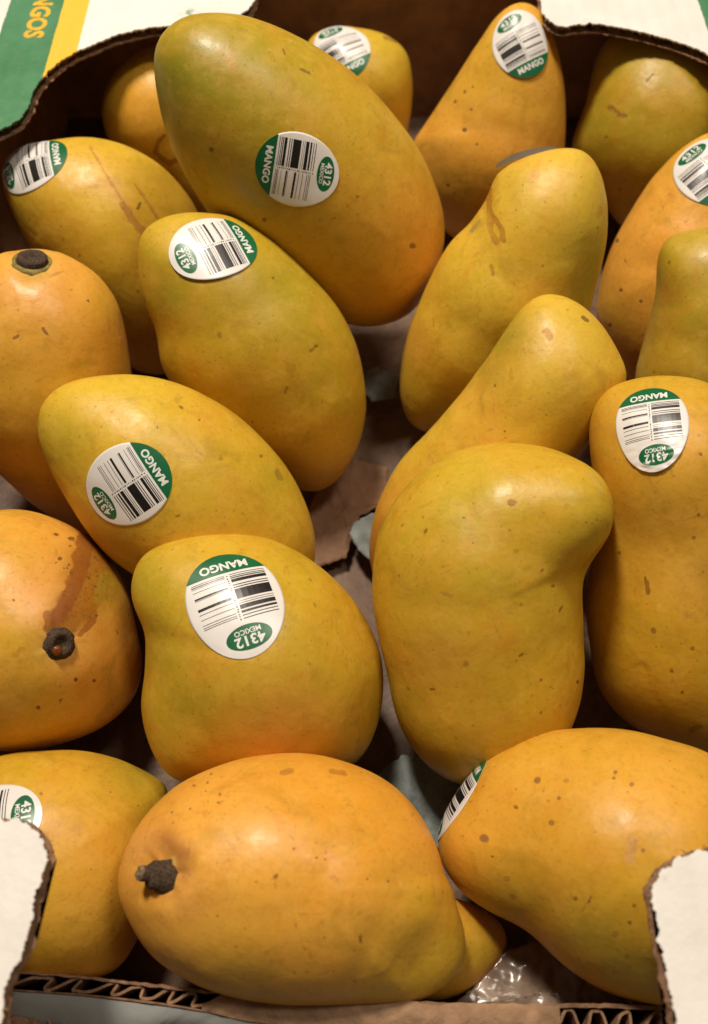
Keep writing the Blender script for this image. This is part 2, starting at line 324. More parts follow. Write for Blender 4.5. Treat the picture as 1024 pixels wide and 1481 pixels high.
# low front wall: two liners, open fluting at both ends, crushed flat in the middle
def front_wall():
    zt = .050
    pa = [on_z(x, y, zt)[:2] for x, y in ((-40, 1399), (12, 1403), (120, 1412), (230, 1424), (340, 1437), (430, 1441), (540, 1445), (650, 1450), (760, 1452), (860, 1451), (945, 1455), (1060, 1460))]
    pb = [on_z(x, y, zt)[:2] for x, y in ((-40, 1425), (12, 1432), (120, 1440), (230, 1453), (300, 1464), (380, 1480), (540, 1490), (650, 1496), (760, 1500), (860, 1502), (945, 1502), (1060, 1504))]
    A = resample(catmull(pa, 6, False), .0015, False, .0003, 7); n = len(A)
    B = catmull(pb, 6, False); t = np.linspace(0, 1, len(B)); tt = np.linspace(0, 1, n); B = np.stack([np.interp(tt, t, B[:, k]) for k in range(2)], 1)
    def liner(C, off, name, mat, hz, par):
        V = []; Fc = []
        for i in range(n):
            d = (B[i] - A[i]); d /= np.linalg.norm(d); jz = .0005 * mnoise.noise(Vector((i * .7, off * 1e4, hz)))
            p = C[i]; q = C[i] + d * off
            V += [(*p, zt + jz), (*q, zt + jz * .6), (*q, -.01), (*p, -.01)]
            if i < n - 1:
                k = 4 * i
                Fc += [(k, k + 1, k + 5, k + 4), (k + 1, k + 2, k + 6, k + 5), (k + 2, k + 3, k + 7, k + 6), (k + 3, k, k + 4, k + 7)]
        return mesh_obj(name, V, Fc, mat, par)
    wall = liner(A, .0010, 'front_wall', M_KRAFT_EDGE, 1, box)
    liner(B, -.0006, 'liner', M_KRAFT_EDGE, 2, wall)
    # fluting (wavy web); its top is torn unevenly
    V = []; Fc = []; s_ = 0; m = 0; prev = None
    for i in np.arange(0, n - 1, .25):
        i0 = int(i); f = i - i0; a = A[i0] * (1 - f) + A[i0 + 1] * f; b = B[i0] * (1 - f) + B[i0 + 1] * f
        if prev is not None: s_ += np.linalg.norm(a - prev)
        prev = a; ph = s_ / .0080 * 2 * math.pi + 3.2 * mnoise.noise(Vector((s_ * 90, 3, 3)))
        k = .5 + (.33 + .12 * mnoise.noise(Vector((s_ * 120, 6, 3)))) * math.tanh(1.6 * math.sin(ph)) + .12 * mnoise.noise(Vector((s_ * 420, 1, 3))); p = a * (1 - k) + b * k
        zz = zt - .0009 + .0009 * mnoise.noise(Vector((s_ * 600, 8, 3)))
        V += [(*p, zz), (*p, -.008)]; 
        if m: Fc.append((2 * m - 2, 2 * m, 2 * m + 1, 2 * m - 1))
        m += 1
    fl = mesh_obj('fluting', V, Fc, M_FLUTE, wall); sm = fl.modifiers.new('t', 'SOLIDIFY'); sm.thickness = .0007; sm.offset = 0
    # crushed middle: folded paper skin bridging the two liners
    V = []; Fc = []; m = 0
    x0, x1 = on_z(322, 1440, zt)[0], on_z(812, 1452, zt)[0]
    idx = [i for i in range(n) if x0 < A[i][0] < x1]
    for i in idx:
        e = min(1, (A[i][0] - x0) / .010, (x1 - A[i][0]) / .008); wv = .86 + .14 * e + .25 * (1 - e) * mnoise.noise(Vector((i * .9, 2, 2)))
        for k in range(9):
            u = k / 8; p = A[i] * (1 - u * wv) + B[i] * (u * wv)
            z = zt + .0011 * math.sin(u * math.pi) + .0009 * mnoise.noise(Vector((p[0] * 160, p[1] * 300, 5))) - .0016 * (1 - e) * u
            V.append((*p, z))
        if m:
            for k in range(8): a_ = (m - 1) * 9 + k; Fc.append((a_, a_ + 1, a_ + 10, a_ + 9))
        m += 1
    mesh_obj('crushed_edge', V, Fc, simple('crushed_kraft_skin', (.37, .225, .13), .85, .3, 150, .0009, .2), wall, True)
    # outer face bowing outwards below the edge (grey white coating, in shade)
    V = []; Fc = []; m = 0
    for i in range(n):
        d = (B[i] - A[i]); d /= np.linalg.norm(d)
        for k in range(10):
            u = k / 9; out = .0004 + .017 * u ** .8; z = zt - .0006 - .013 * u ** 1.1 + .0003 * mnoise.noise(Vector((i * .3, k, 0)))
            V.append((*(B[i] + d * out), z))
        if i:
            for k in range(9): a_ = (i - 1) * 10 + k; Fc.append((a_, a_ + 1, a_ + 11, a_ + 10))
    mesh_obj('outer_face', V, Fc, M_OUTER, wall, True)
    # second, lower layer of board seen at the lower left corner
    V = []; Fc = []
    c0 = on_z(-60, 1440, .044)[:2]; c1 = on_z(12, 1447, .044)[:2]; c2 = on_z(60, 1462, .044)[:2]; c3 = on_z(130, 1500, .044)[:2]; c4 = on_z(-60, 1500, .044)[:2]
    lay = ngon_prism('corner_layer', np.array([c0, c1, c2, c3, c4]), .0395, .0400, M_KRAFT_EDGE, wall)
    path = resample(catmull([on_z(x, y, .044)[:2] for x, y in ((-10, 1462), (20, 1458), (50, 1466), (80, 1480), (110, 1496))], 6, False), .0005); V = []; Fc = []
    for i, p in enumerate(path):
        k = .0012 * math.sin(i * .5); V += [(p[0], p[1] + k, .0432), (p[0], p[1] + k, .039)]
        if i: Fc.append((2 * i - 2, 2 * i, 2 * i + 1, 2 * i - 1))
    o = mesh_obj('corner_fluting', V, Fc, M_FLUTE, wall); sm = o.modifiers.new('t', 'SOLIDIFY'); sm.thickness = .0006
    o = ngon_prism('corner_liner', np.array([on_z(x, y, .044)[:2] for x, y in ((-40, 1474), (30, 1470), (70, 1484), (110, 1510), (-40, 1510))]), .0428, .0434, M_KRAFT_EDGE, wall)
front_wall()

# paper and film pieces lying on the box bottom
def scrap(name, outline_px, z, mat, amp, label, cat, seed, thick=.0006):
    o2 = np.array([on_z(x, y, z)[:2] for x, y in outline_px]); R = resample(o2, .0008, True, .0006, seed)[:-1]
    c = R.mean(0); V = [(*c, z + amp)]; Fc = []; m = len(R); K = 14
    for k in range(1, K + 1):
        for i in range(m):
            p = c + (R[i] - c) * k / K; V.append((*p, z + amp * (1 - .6 * k / K) + amp * 2.2 * (.4 - abs(mnoise.noise(Vector((p[0] * 55, p[1] * 55, seed))))) + amp * .35 * mnoise.noise(Vector((p[0] * 300, p[1] * 300, seed)))))
    for i in range(m): Fc.append((0, 1 + i, 1 + (i + 1) % m))
    for k in range(K - 1):
        for i in range(m): j = (i + 1) % m; a = 1 + k * m; Fc.append((a + i, a + m + i, a + m + j, a + j))
    o = mesh_obj(name, V, Fc, mat, None, True); sm = o.modifiers.new('t', 'SOLIDIFY'); sm.thickness = thick
    return tag(o, label, cat)
scrap('torn_paper', [(505, 775), (512, 758), (530, 748), (560, 745), (590, 760), (585, 800), (560, 830), (535, 815), (518, 800)], .008, M_GREYPAPER, .002, 'pale grey paper scrap in the middle gap, left of the hooked mango', 'paper', 3)
scrap('torn_paper', [(545, 1120), (580, 1095), (640, 1100), (690, 1140), (670, 1200), (645, 1230), (610, 1220), (570, 1170)], .006, M_GREYPAPER, .002, 'blue grey paper on the box bottom between the three front mangoes', 'paper', 5)
scrap('torn_paper', [(520, 545), (545, 535), (575, 548), (570, 580), (540, 585), (522, 570)], .006, M_GREYPAPER, .0015, 'small dim grey paper scrap deep in the gap below the big green mango', 'paper', 8)
scrap('torn_paper', [(470, 690), (500, 665), (560, 680), (560, 730), (520, 750), (500, 810), (440, 830), (445, 740)], .003, simple('brown_paper', (.26, .14, .075), .75, .25, 90, .0008), .0015, 'light brown paper covering the bottom in the gap at the centre of the box', 'paper', 9)
scrap('plastic_film', [(650, 1460), (690, 1420), (730, 1375), (780, 1360), (850, 1400), (910, 1440), (920, 1475), (780, 1490)], .024, M_FILM, .0015, 'damp crinkled grey film on the box bottom at the foot of the front right mango', 'film', 12)

# ---------------------------------------------------------------- mangoes
_ico = {}
def ico(level):
    if level not in _ico:
        bm = bmesh.new(); bmesh.ops.create_icosphere(bm, subdivisions=level, radius=1)
        V = np.array([v.co[:] for v in bm.verts]); V /= np.linalg.norm(V, axis=1)[:, None]
        Fc = np.array([[v.index for v in f.verts] for f in bm.faces]); E = np.array([[v.index for v in e.verts] for e in bm.edges]); bm.free()
        deg = np.bincount(E.ravel(), minlength=len(V)); _ico[level] = (V, Fc, E, deg)
    return _ico[level]
def smooth_field(x, E, deg, it):
    for _ in range(it):
        s = np.bincount(E[:, 0], x[E[:, 1]], len(x)) + np.bincount(E[:, 1], x[E[:, 0]], len(x)); x = .35 * x + .65 * s / deg
    return x
def inside(P, Q):
    x, y = P[:, 0:1], P[:, 1:2]; x0, y0 = Q[:, 0], Q[:, 1]; x1, y1 = np.roll(x0, -1), np.roll(y0, -1)
    c = ((y0 > y) != (y1 > y)) & (x < (x1 - x0) * (y - y0) / (y1 - y0 + 1e-12) + x0); return c.sum(1) % 2 == 1
def noise3(P, scale, seed, octv=1):
    o = Vector((seed * 7.3, seed * 3.1, seed))
    return np.array([mnoise.noise(Vector(p) * scale + o) for p in P])
GREEN = (.20, .21, .012); OLIVE = (.38, .31, .018); YELLOW = (.69, .46, .036); GOLD = (.61, .37, .022); ORANGE = (.83, .40, .055); PINK = (.80, .36, .10); PALE = (.82, .55, .10); BROWN = (.20, .075, .010); RUST = (.33, .095, .006); DARK = (.07, .028, .008); TAN = (.48, .25, .06)
def build_mango(label, poly, base, blobs=(), marks=(), tilt=0., curve=0., zrest=.003, level=7, flat=.93, lump=.0003, extra=(), body=None, dimples=(), seed=1, sm=None):
    Q = catmull(poly, 6); cpx = Q.mean(0)
    # area centroid
    x0, y0 = Q[:, 0], Q[:, 1]; x1, y1 = np.roll(x0, -1), np.roll(y0, -1); cr = x0 * y1 - x1 * y0; A = cr.sum() / 2
    cpx = np.array([((x0 + x1) * cr).sum() / (6 * A), ((y0 + y1) * cr).sum() / (6 * A)])
    w0 = px_ray(cpx)[0]; w0 /= np.linalg.norm(w0)                      # local frame looking at the fruit's middle
    u0 = np.cross(w0, UP); u0 /= np.linalg.norm(u0); v0 = np.cross(u0, w0)
    def loc(p):
        r = px_ray(p); d = r @ w0; return np.stack([(r @ u0) / d, (r @ v0) / d], 1)
    QL = loc(Q); BL = loc(catmull(body, 6)) if body is not None else QL
    C = QL - QL.mean(0); ev, evec = np.linalg.eigh(C.T @ C); ax = evec[:, 1]; ax = ax if ax[1] >= 0 else -ax
    # inscribed balls of the outline
    lo, hi = BL.min(0), BL.max(0); g = 22; st = max(hi - lo) / g
    gx, gy = np.meshgrid(np.arange(lo[0], hi[0], st), np.arange(lo[1], hi[1], st)); G = np.stack([gx.ravel(), gy.ravel()], 1); G = G[inside(G, BL)]
    a = BL; b = np.roll(BL, -1, 0); ab = b - a
    t = np.clip(((G[:, None] - a) * ab).sum(2) / ((ab ** 2).sum(1) + 1e-15), 0, 1); R = np.linalg.norm(G[:, None] - (a + t[..., None] * ab), axis=2).min(1)
    k = R > R.max() * .12; G, R = G[k], R[k]
    half = np.abs(C @ ax).max()
    s = (G @ ax); S = np.column_stack([G, tilt * s + curve * (s / half) ** 2 * half])
    if len(extra):
        for (ex, ey, er, ez) in extra:
            S = np.vstack([S, [*loc((ex, ey))[0], ez * half]]); R = np.r_[R, er / F]
    S[:, 2] /= flat
    V, Fc, E, deg = ico(level)
    c0 = np.array([0, 0, 0.]); T = np.zeros(len(V)); Sp = S - c0
    ss = (Sp ** 2).sum(1) - R ** 2
    for i in range(0, len(V), 8192):
        d = V[i:i + 8192] @ Sp.T; disc = d * d - ss; T[i:i + 8192] = np.where(disc > 0, d + np.sqrt(np.maximum(disc, 0)), 0).max(1)
    T = smooth_field(T, E, deg, sm or {7: 90, 6: 24, 5: 6}[level])
    P = V * T[:, None]
    # fit the outline exactly
    th = np.arctan2(P[:, 1], P[:, 0]); nb = 120; bi = ((th + math.pi) / (2 * math.pi) * nb).astype(int) % nb; rr = np.hypot(P[:, 0], P[:, 1])
    rm = np.array([rr[bi == q].max() if (bi == q).any() else 0 for q in range(nb)])
    tc = -math.pi + (np.arange(nb) + .5) / nb * 2 * math.pi; D = np.stack([np.cos(tc), np.sin(tc)], 1)
    qa, qb = QL, np.roll(QL, -1, 0); e = qb - qa; rt = np.zeros(nb)
    for q in range(nb):
        den = D[q, 0] * e[:, 1] - D[q, 1] * e[:, 0]; tt = (qa[:, 0] * e[:, 1] - qa[:, 1] * e[:, 0]) / (den + 1e-15); uu = (qa[:, 0] * D[q, 1] - qa[:, 1] * D[q, 0]) / (den + 1e-15)
        ok = (tt > 0) & (uu >= -1e-6) & (uu <= 1 + 1e-6); rt[q] = tt[ok].max() if ok.any() else rm[q]
    rat = np.clip(rt / np.maximum(rm, 1e-6), .85, 1.2); rat = (np.roll(rat, 1) + 2 * rat + np.roll(rat, -1)) / 4
    f = np.interp(th, np.r_[tc[-1] - 2 * math.pi, tc, tc[0] + 2 * math.pi], np.r_[rat[-1], rat, rat[0]]); P[:, :2] *= f[:, None]
    P[:, 2] *= flat
    # normals of the unit-distance shape (for displacement)
    dep = 1 + P[:, 2]; W = CAM + (np.outer(P[:, 0] * dep, u0) + np.outer(P[:, 1] * dep, v0) + np.outer(dep, w0)) * 1.0
    zmin = W[:, 2].min(); sc = (CAMZ - zrest) / (CAMZ - zmin)          # real distance at which it rests on what is below
    W = CAM + (W - CAM) * sc
    fn = np.cross(W[Fc[:, 1]] - W[Fc[:, 0]], W[Fc[:, 2]] - W[Fc[:, 0]]); N = np.zeros_like(W)
    for q in range(3):
        for cc in range(3): N[:, cc] += np.bincount(Fc[:, q], fn[:, cc], len(W))
    N /= np.linalg.norm(N, axis=1)[:, None]; ctr = W.mean(0)
    if ((W - ctr) * N).sum() < 0: N = -N; Fc = Fc[:, ::-1]
    disp = lump * 1.6 * noise3(W, 26, seed) + lump * .35 * noise3(W, 70, seed + 3)
    px, dd = project(W); front = ((CAM - W) * N).sum(1) > 0
    for (dx, dy, r, depth) in dimples:                                 # sunken ring round the stem, with faint radial creases
        q = np.hypot(px[:, 0] - dx, px[:, 1] - dy) / r; ang = np.arctan2(px[:, 1] - dy, px[:, 0] - dx)
        disp += np.where(front, -depth * np.exp(-q ** 2) * (1 + .25 * np.cos(5 * ang + seed) + .12 * np.cos(11 * ang)) + depth * .25 * np.exp(-((q - 1.7) / .7) ** 2), 0)
    W = W + N * disp[:, None]
    # colour
    col = np.tile(np.array(base, float), (len(W), 1)); wob = noise3(W, 60, seed + 9)
    for (bx, by, br, bc, bs) in blobs:
        q = np.hypot(px[:, 0] - bx, px[:, 1] - by) / br + .35 * wob; a_ = np.clip(bs * np.exp(-(np.clip(q, 0, None) ** 2)), 0, 1)[:, None]; col = col * (1 - a_) + np.array(bc) * a_
    mk = np.zeros(len(W)); mcol = np.tile(np.array(BROWN), (len(W), 1)); fi = np.where(front)[0]; pf = px[fi]
    if len(marks): wob2 = noise3(W[fi], 260, seed + 17)
    for (pts, wd, mc, st) in marks:
        pts = np.atleast_2d(np.array(pts, float)); 
        if len(pts) == 1: dist = np.linalg.norm(pf - pts[0], axis=1)
        else:
            A_, B_ = pts[:-1], pts[1:]; ab_ = B_ - A_; t_ = np.clip(((pf[:, None] - A_) * ab_).sum(2) / (ab_ ** 2).sum(1), 0, 1)
            dist = np.linalg.norm(pf[:, None] - (A_ + t_[..., None] * ab_), axis=2).min(1)
        v = st * np.clip(1.25 - dist / wd * (1 + .5 * wob2), 0, 1); up_ = v > mk[fi]; mk[fi[up_]] = v[up_]; mcol[fi[up_]] = mc
    me = bpy.data.meshes.new('mango'); origin = W.mean(0); origin[2] = W[:, 2].min()
    me.vertices.add(len(W)); me.vertices.foreach_set('co', (W - origin).ravel()); me.loops.add(Fc.size); me.loops.foreach_set('vertex_index', np.ascontiguousarray(Fc).ravel().astype(np.int32))
    me.polygons.add(len(Fc)); me.polygons.foreach_set('loop_start', np.arange(0, Fc.size, 3, dtype=np.int32)); me.update(); me.validate(); me.shade_smooth()
    for nm, arr in (('skin', col), ('mark_colour', mcol)):
        at = me.attributes.new(nm, 'FLOAT_COLOR', 'POINT'); at.data.foreach_set('color', np.column_stack([arr, np.ones(len(W))]).ravel())
    at = me.attributes.new('mark', 'FLOAT', 'POINT'); at.data.foreach_set('value', mk)
    me.materials.append(mango_skin(seed))
    root = bpy.data.objects.new('mango', None); COL.objects.link(root); root.location = origin; root.empty_display_size = .02
    tag(root, label, 'mango', 'mangoes packed in the box')
    o = bpy.data.objects.new('fruit', me); COL.objects.link(o); o.parent = root
    bvh = BVHTree.FromPolygons([Vector(p) for p in W], Fc.tolist())
    print(f'mango seed{seed:3d} y={origin[1]:.3f} z {W[:,2].min():.3f}..{W[:,2].max():.3f} size {np.ptp(W@u0):.3f} {np.ptp(W@v0):.3f} {np.ptp(W@w0):.3f}')
    return dict(root=root, bvh=bvh, W=W)

def hit(m, px, py):
    r = px_ray((px, py))[0]; r = Vector(r).normalized(); p, n, i, d = m['bvh'].ray_cast(Vector(CAM), r)
    if p is None: p, n, i, d = m['bvh'].find_nearest(Vector(CAM) + r * .3)
    if n.dot(r) > 0: n = -n
    return p, n
def half_w(v):
    """half width (mm) of the egg shaped sticker at height v"""
    b = 15.6; q = max(0., 1 - (v / b) ** 2); return 12.9 * math.sqrt(q) * (1 - .05 * v / b)
CHORD = -8.9
BARS_L = [(262, 267), (277, 283), (289, 297), (303, 326), (344, 351), (361, 368), (377, 446), (460, 464), (474, 478), (487, 515), (525, 540), (553, 559), (573, 579)]
BARS_R = [(262, 266), (273, 279), (285, 288), (310, 313), (350, 362), (366, 369), (422, 440), (460, 464), (494, 498), (530, 534), (546, 550), (558, 562)]
def sticker(m, px, py, up, size=1.0, lift=.25, tear=None, flatten=.55, label=None, shear_lift=0., lift_dir=(0, -1), wrinkle=0., back=0., squeeze=1.):
    c, n = hit(m, px, py); c = Vector(c)
    if back:                                     # slide round to the far side of the fruit
        vd = (c - Vector(CAM)).normalized()
        for k in range(10):
            d = (vd - n * vd.dot(n)).normalized(); c, n2, _, _ = m['bvh'].find_nearest(c + d * back / 10); n = n2 if n2.dot(n) > 0 else -n2
    t = project(np.array([c]))[1][0]
    upw = Vector(RIGHT * up[0] - UP * up[1]); V0 = (upw - n * upw.dot(n)).normalized(); U0 = V0.cross(n).normalized()
    # walk outwards over the skin from the middle: geodesic polar map
    NA, NR, step = 48, 22, .0009 * size
    pos = np.zeros((NA, NR + 1, 3)); nor = np.zeros((NA, NR + 1, 3))
    for a in range(NA):
        an = a / NA * 2 * math.pi; d = U0 * math.cos(an) + V0 * math.sin(an); p = c.copy(); nn = n.copy(); pos[a, 0] = p; nor[a, 0] = nn
        for k in range(1, NR + 1):
            q, n2, _, _ = m['bvh'].find_nearest(p + d * step)
            if n2.dot(nn) < 0: n2 = -n2
            nn = (nn * .6 + n2 * .4).normalized(); p = q; d = (d - nn * d.dot(nn)).normalized(); pos[a, k] = p; nor[a, k] = nn
    def wrap(uv, off):
        out = []
        for (u, v) in uv:
            u *= size * squeeze; v *= size
            r = math.hypot(u, v) / 1000 / step; an = (math.atan2(v, u) / (2 * math.pi) * NA) % NA; r = min(r, NR - .001)
            a0 = int(an) % NA; a1 = (a0 + 1) % NA; fa = an - int(an); r0 = int(r); fr = r - r0
            P = (pos[a0, r0] * (1 - fa) + pos[a1, r0] * fa) * (1 - fr) + (pos[a0, r0 + 1] * (1 - fa) + pos[a1, r0 + 1] * fa) * fr
            Nn = (nor[a0, r0] * (1 - fa) + nor[a1, r0] * fa) * (1 - fr) + (nor[a0, r0 + 1] * (1 - fa) + nor[a1, r0 + 1] * fa) * fr
            rn = math.hypot(u / 13 / size, v / 15.6 / size); e = lift * max(0, rn - .45) ** 2 * 2
            e += shear_lift * max(0, (u * lift_dir[0] + v * lift_dir[1]) / 15 / size) ** 2
            e += .10 * (.5 + mnoise.noise(Vector((u * .16, v * .16, px * .1)))) + wrinkle * abs(mnoise.noise(Vector((u * .22 + 9, v * .5, px * .1)))) * max(0, v / 15)
            out.append(P + Nn * (off + e) / 1000)
        return out
    def tearv(v):
        return tear is None or v < tear
    def rows(v0, v1, nv, nu, off, name, mat, par):
        uv = []; Fc = []
        for j in range(nv + 1):
            v = v0 + (v1 - v0) * j / nv; hw = half_w(v)
            for i in range(nu + 1): uv.append((-hw + 2 * hw * i / nu, v))
        for j in range(nv):
            for i in range(nu): k = j * (nu + 1) + i; Fc.append((k, k + 1, k + nu + 2, k + nu + 1))
        return mesh_obj(name, wrap(uv, off), Fc, mat, par, True)
    vt = np.sin(np.linspace(-math.pi / 2, math.pi / 2, 2))
    def rows2(vs_, nu, off, name, mat, par):
        uv = []; Fc = []
        for v in vs_:
            hw = half_w(v)
            for i in range(nu + 1): uv.append((-hw + 2 * hw * i / nu, v))
        for j in range(len(vs_) - 1):
            for i in range(nu): k = j * (nu + 1) + i; Fc.append((k, k + 1, k + nu + 2, k + nu + 1))
        return mesh_obj(name, wrap(uv, off), Fc, mat, par, True)
    th = np.linspace(-math.pi / 2, math.pi / 2, 72); va = 15.59 * np.sin(th)
    body = rows2(va, 40, .05, 'sticker', M_STW, m['root'])
    sm = body.modifiers.new('t', 'SOLIDIFY'); sm.thickness = .00004; sm.offset = -1
    if label: body['label'] = label
    off = .085
    capv = [v for v in va if v < CHORD] + [CHORD]
    rows2(capv, 40, off, 'green_band', M_STG, body)
    # oval
    uv = [(0, 0)]; Fc = []; K = 5; m_ = 40
    for k in range(1, K + 1):
        for i in range(m_): an = 2 * math.pi * i / m_; uv.append((6.1 * k / K * math.cos(an), 3.3 * k / K * math.sin(an)))
    for i in range(m_): Fc.append((0, 1 + i, 1 + (i + 1) % m_))
    for k in range(K - 1):
        for i in range(m_): j = (i + 1) % m_; a = 1 + k * m_; Fc.append((a + i, a + m_ + i, a + m_ + j, a + j))
    mesh_obj('green_oval', wrap([(u - .6, v + 10.3) for u, v in uv], off), Fc, M_STG, body, True)
    # barcode
    V = []; Fc = []
    def bar(u0, u1, v0, v1):
        nu = 6; nv = max(1, int((v1 - v0) / .6)); b0 = len(V)
        for j in range(nv + 1):
            for i in range(nu + 1): V.append((u0 + (u1 - u0) * i / nu, v0 + (v1 - v0) * j / nv))
        for j in range(nv):
            for i in range(nu): k = b0 + j * (nu + 1) + i; Fc.append((k, k + 1, k + nu + 2, k + nu + 1))
    vmap = lambda y: -8.1 + (y - 262) / 317 * 13.6
    for y0, y1 in BARS_L: bar(-10.3, -.7, vmap(y0), vmap(y1))
    for y0, y1 in BARS_R: bar(.7, 9.9, vmap(y0), vmap(y1))
    r2 = random.Random(5)
    y = -7.8
    while y < 5.2:
        h = r2.uniform(.18, .5); bar(-.25 + r2.uniform(0, .15), .3 - r2.uniform(0, .15), y, y + h); y += h + r2.uniform(.25, .5)
    mesh_obj('barcode', wrap(V, off), Fc, M_STK, body)
    for (txt, sz, bold, cx_, cy_, mat, kx) in TXT:
        mesh_obj('lettering', wrap([(u * kx + cx_, v + cy_) for u, v in txt[0]], off + .035), txt[1], mat, body)
    return body
TXT = [(text_mesh('MANGO', 3.5, .12), 0, 0, 0., -11.35, M_STT, 1.0), (text_mesh('4312', 3.7, .10), 0, 0, -.6, 11.05, M_STT, 1.08), (text_mesh('MEXICO', 1.9, .035), 0, 0, -.6, 8.75, M_STT, 1.0)]

def stem(m, px, py, r=.004, h=.0045, lean=(0, 0), hollow=True, tip=False, seed=0, sap=False, collar=None):
    p, n = hit(m, px, py); p = Vector(p); n = Vector((0, 0, 0))
    for k in range(8): n += hit(m, px + 30 * math.cos(k * .785), py + 30 * math.sin(k * .785))[1]
    n.normalize(); ax = (Vector(n) + Vector(RIGHT * lean[0] - UP * lean[1])).normalized()
    q = ax.to_track_quat('Z', 'Y'); prof = [(1.35, -.9), (1.32, -.15), (1.12, .15), (.98, .45), (.96, .8), (.86, 1.0), (.6, 1.02)]
    prof += [(.46, .55), (.25, .32), (0.02, .28)] if hollow else ([(.55, 1.25), (.52, 1.7), (.42, 1.95), (.25, 1.9), (.02, 1.8)] if tip else [(.4, 1.05), (.2, 1.0), (.02, .95)])
    ns = 36; V = []; Fc = []
    for j, (a, z) in enumerate(prof):
        for i in range(ns):
            an = 2 * math.pi * i / ns; k = 1 + .09 * mnoise.noise(Vector((math.cos(an) * 1.5, math.sin(an) * 1.5, z * 1.5 + seed))) + .05 * mnoise.noise(Vector((math.cos(an) * 6, math.sin(an) * 6, z * 4 + seed)))
            zz = z + .14 * mnoise.noise(Vector((math.cos(an) * 2 * a, math.sin(an) * 2 * a, seed + 5))) + .08 * mnoise.noise(Vector((math.cos(an) * 7 * a, math.sin(an) * 7 * a, seed + 5)))
            V.append(p + q @ Vector((a * r * k * math.cos(an), a * r * k * math.sin(an), zz * h)))
    for j in range(len(prof) - 1):
        for i in range(ns): k = (i + 1) % ns; Fc.append((j * ns + i, j * ns + k, (j + 1) * ns + k, (j + 1) * ns + i))
    s_ = mesh_obj('stem', V, Fc, M_STEM, m['root'], True)
    if tip:
        me = s_.data; me.materials.append(M_STEM_TIP)
        for f in me.polygons:
            if f.index // ns >= 8: f.material_index = 1
    if collar:
        V = []; Fc = []; pc = [(1.5, -.7), (1.42, -.1), (1.3, .2), (1.12, .3), (.95, .2)]
        for j, (a, z) in enumerate(pc):
            for i in range(ns):
                an = 2 * math.pi * i / ns; k = 1 + .10 * mnoise.noise(Vector((math.cos(an) * 2, math.sin(an) * 2, seed + 2)))
                V.append(p + q @ Vector((a * r * k * math.cos(an), a * r * k * math.sin(an), z * h)))
        Fc = [(j * ns + i, j * ns + (i + 1) % ns, (j + 1) * ns + (i + 1) % ns, (j + 1) * ns + i) for j in range(len(pc) - 1) for i in range(ns)]
        mesh_obj('collar', V, Fc, collar, s_, True)
    if sap:
        bm = bmesh.new(); bmesh.ops.create_icosphere(bm, subdivisions=3, radius=1)
        V = [p + q @ Vector((-r * .55 + v.co.x * r * .38, v.co.y * r * .36, h * .9 + v.co.z * r * .22)) for v in bm.verts]; Fc = [[v.index for v in f.verts] for f in bm.faces]; bm.free()
        mesh_obj('sap_drop', V, Fc, M_SAP, s_, True)

def speck(lst, w=4, c=DARK, s=.9): return [([p], w if len(p) == 2 else p[2], c, s) if len(p) == 2 else ([p[:2]], p[2], c, s) for p in lst]
exec_list = []
# 1 big green-shouldered mango at the top
m = build_mango('largest mango, green at its upper left end, with a sticker on its middle',
  [(222, 85), (235, 50), (265, 25), (310, 17), (360, 22), (420, 45), (480, 80), (530, 120), (575, 170), (610, 220), (635, 275), (645, 320), (640, 370), (620, 420), (590, 455), (550, 472), (510, 473), (455, 455), (400, 420), (345, 365), (300, 308), (270, 260), (245, 210), (228, 150)],
  GOLD, [(270, 110, 110, GREEN, 1.0), (330, 250, 130, OLIVE, .9), (400, 90, 90, OLIVE, .55), (540, 220, 80, YELLOW, .6), (590, 360, 110, ORANGE, .9), (490, 350, 90, GOLD, .6)],
  speck([(305, 217, 5), (597, 356, 5), (382, 318, 5)], c=(.13, .045, .01)) + [([(436, 100), (448, 106)], 3, BROWN, .7), ([(410, 70), (412, 80)], 2.5, BROWN, .6)], tilt=-.30, zrest=.030, seed=1, flat=.9)
sticker(m, 431, 247, (1, .22), .93)
# 2 half hidden behind, upper left
m = build_mango('dim orange mango with a brown ring scar, half hidden behind the largest mango',
  [(147, 170), (152, 130), (170, 95), (200, 70), (240, 58), (285, 75), (310, 130), (325, 210), (322, 280), (300, 312), (265, 300), (215, 255), (165, 215)],
  GOLD, [(215, 150, 60, ORANGE, .6)], [([(238, 196), (228, 206), (225, 220), (232, 228), (245, 236), (256, 232), (261, 224)], 4.5, RUST, 1.)], tilt=.1, level=6, seed=2, zrest=.024)
# 3 rear, small, sticker top left
m = build_mango('small yellow mango against the rear wall with a sticker on its upper left',
  [(597, 135), (595, 100), (585, 72), (560, 52), (525, 42), (485, 39), (450, 55), (435, 100), (450, 160), (500, 210), (550, 228), (582, 215), (592, 180)],
  YELLOW, [(560, 90, 60, OLIVE, .3), (560, 160, 50, GOLD, .7)], [([(556, 55), (572, 60)], 4, (.28, .12, .02), .7)], tilt=-.1, level=6, seed=3, zrest=.024)
sticker(m, 492, 66, (-.42, -.9), 1.0)
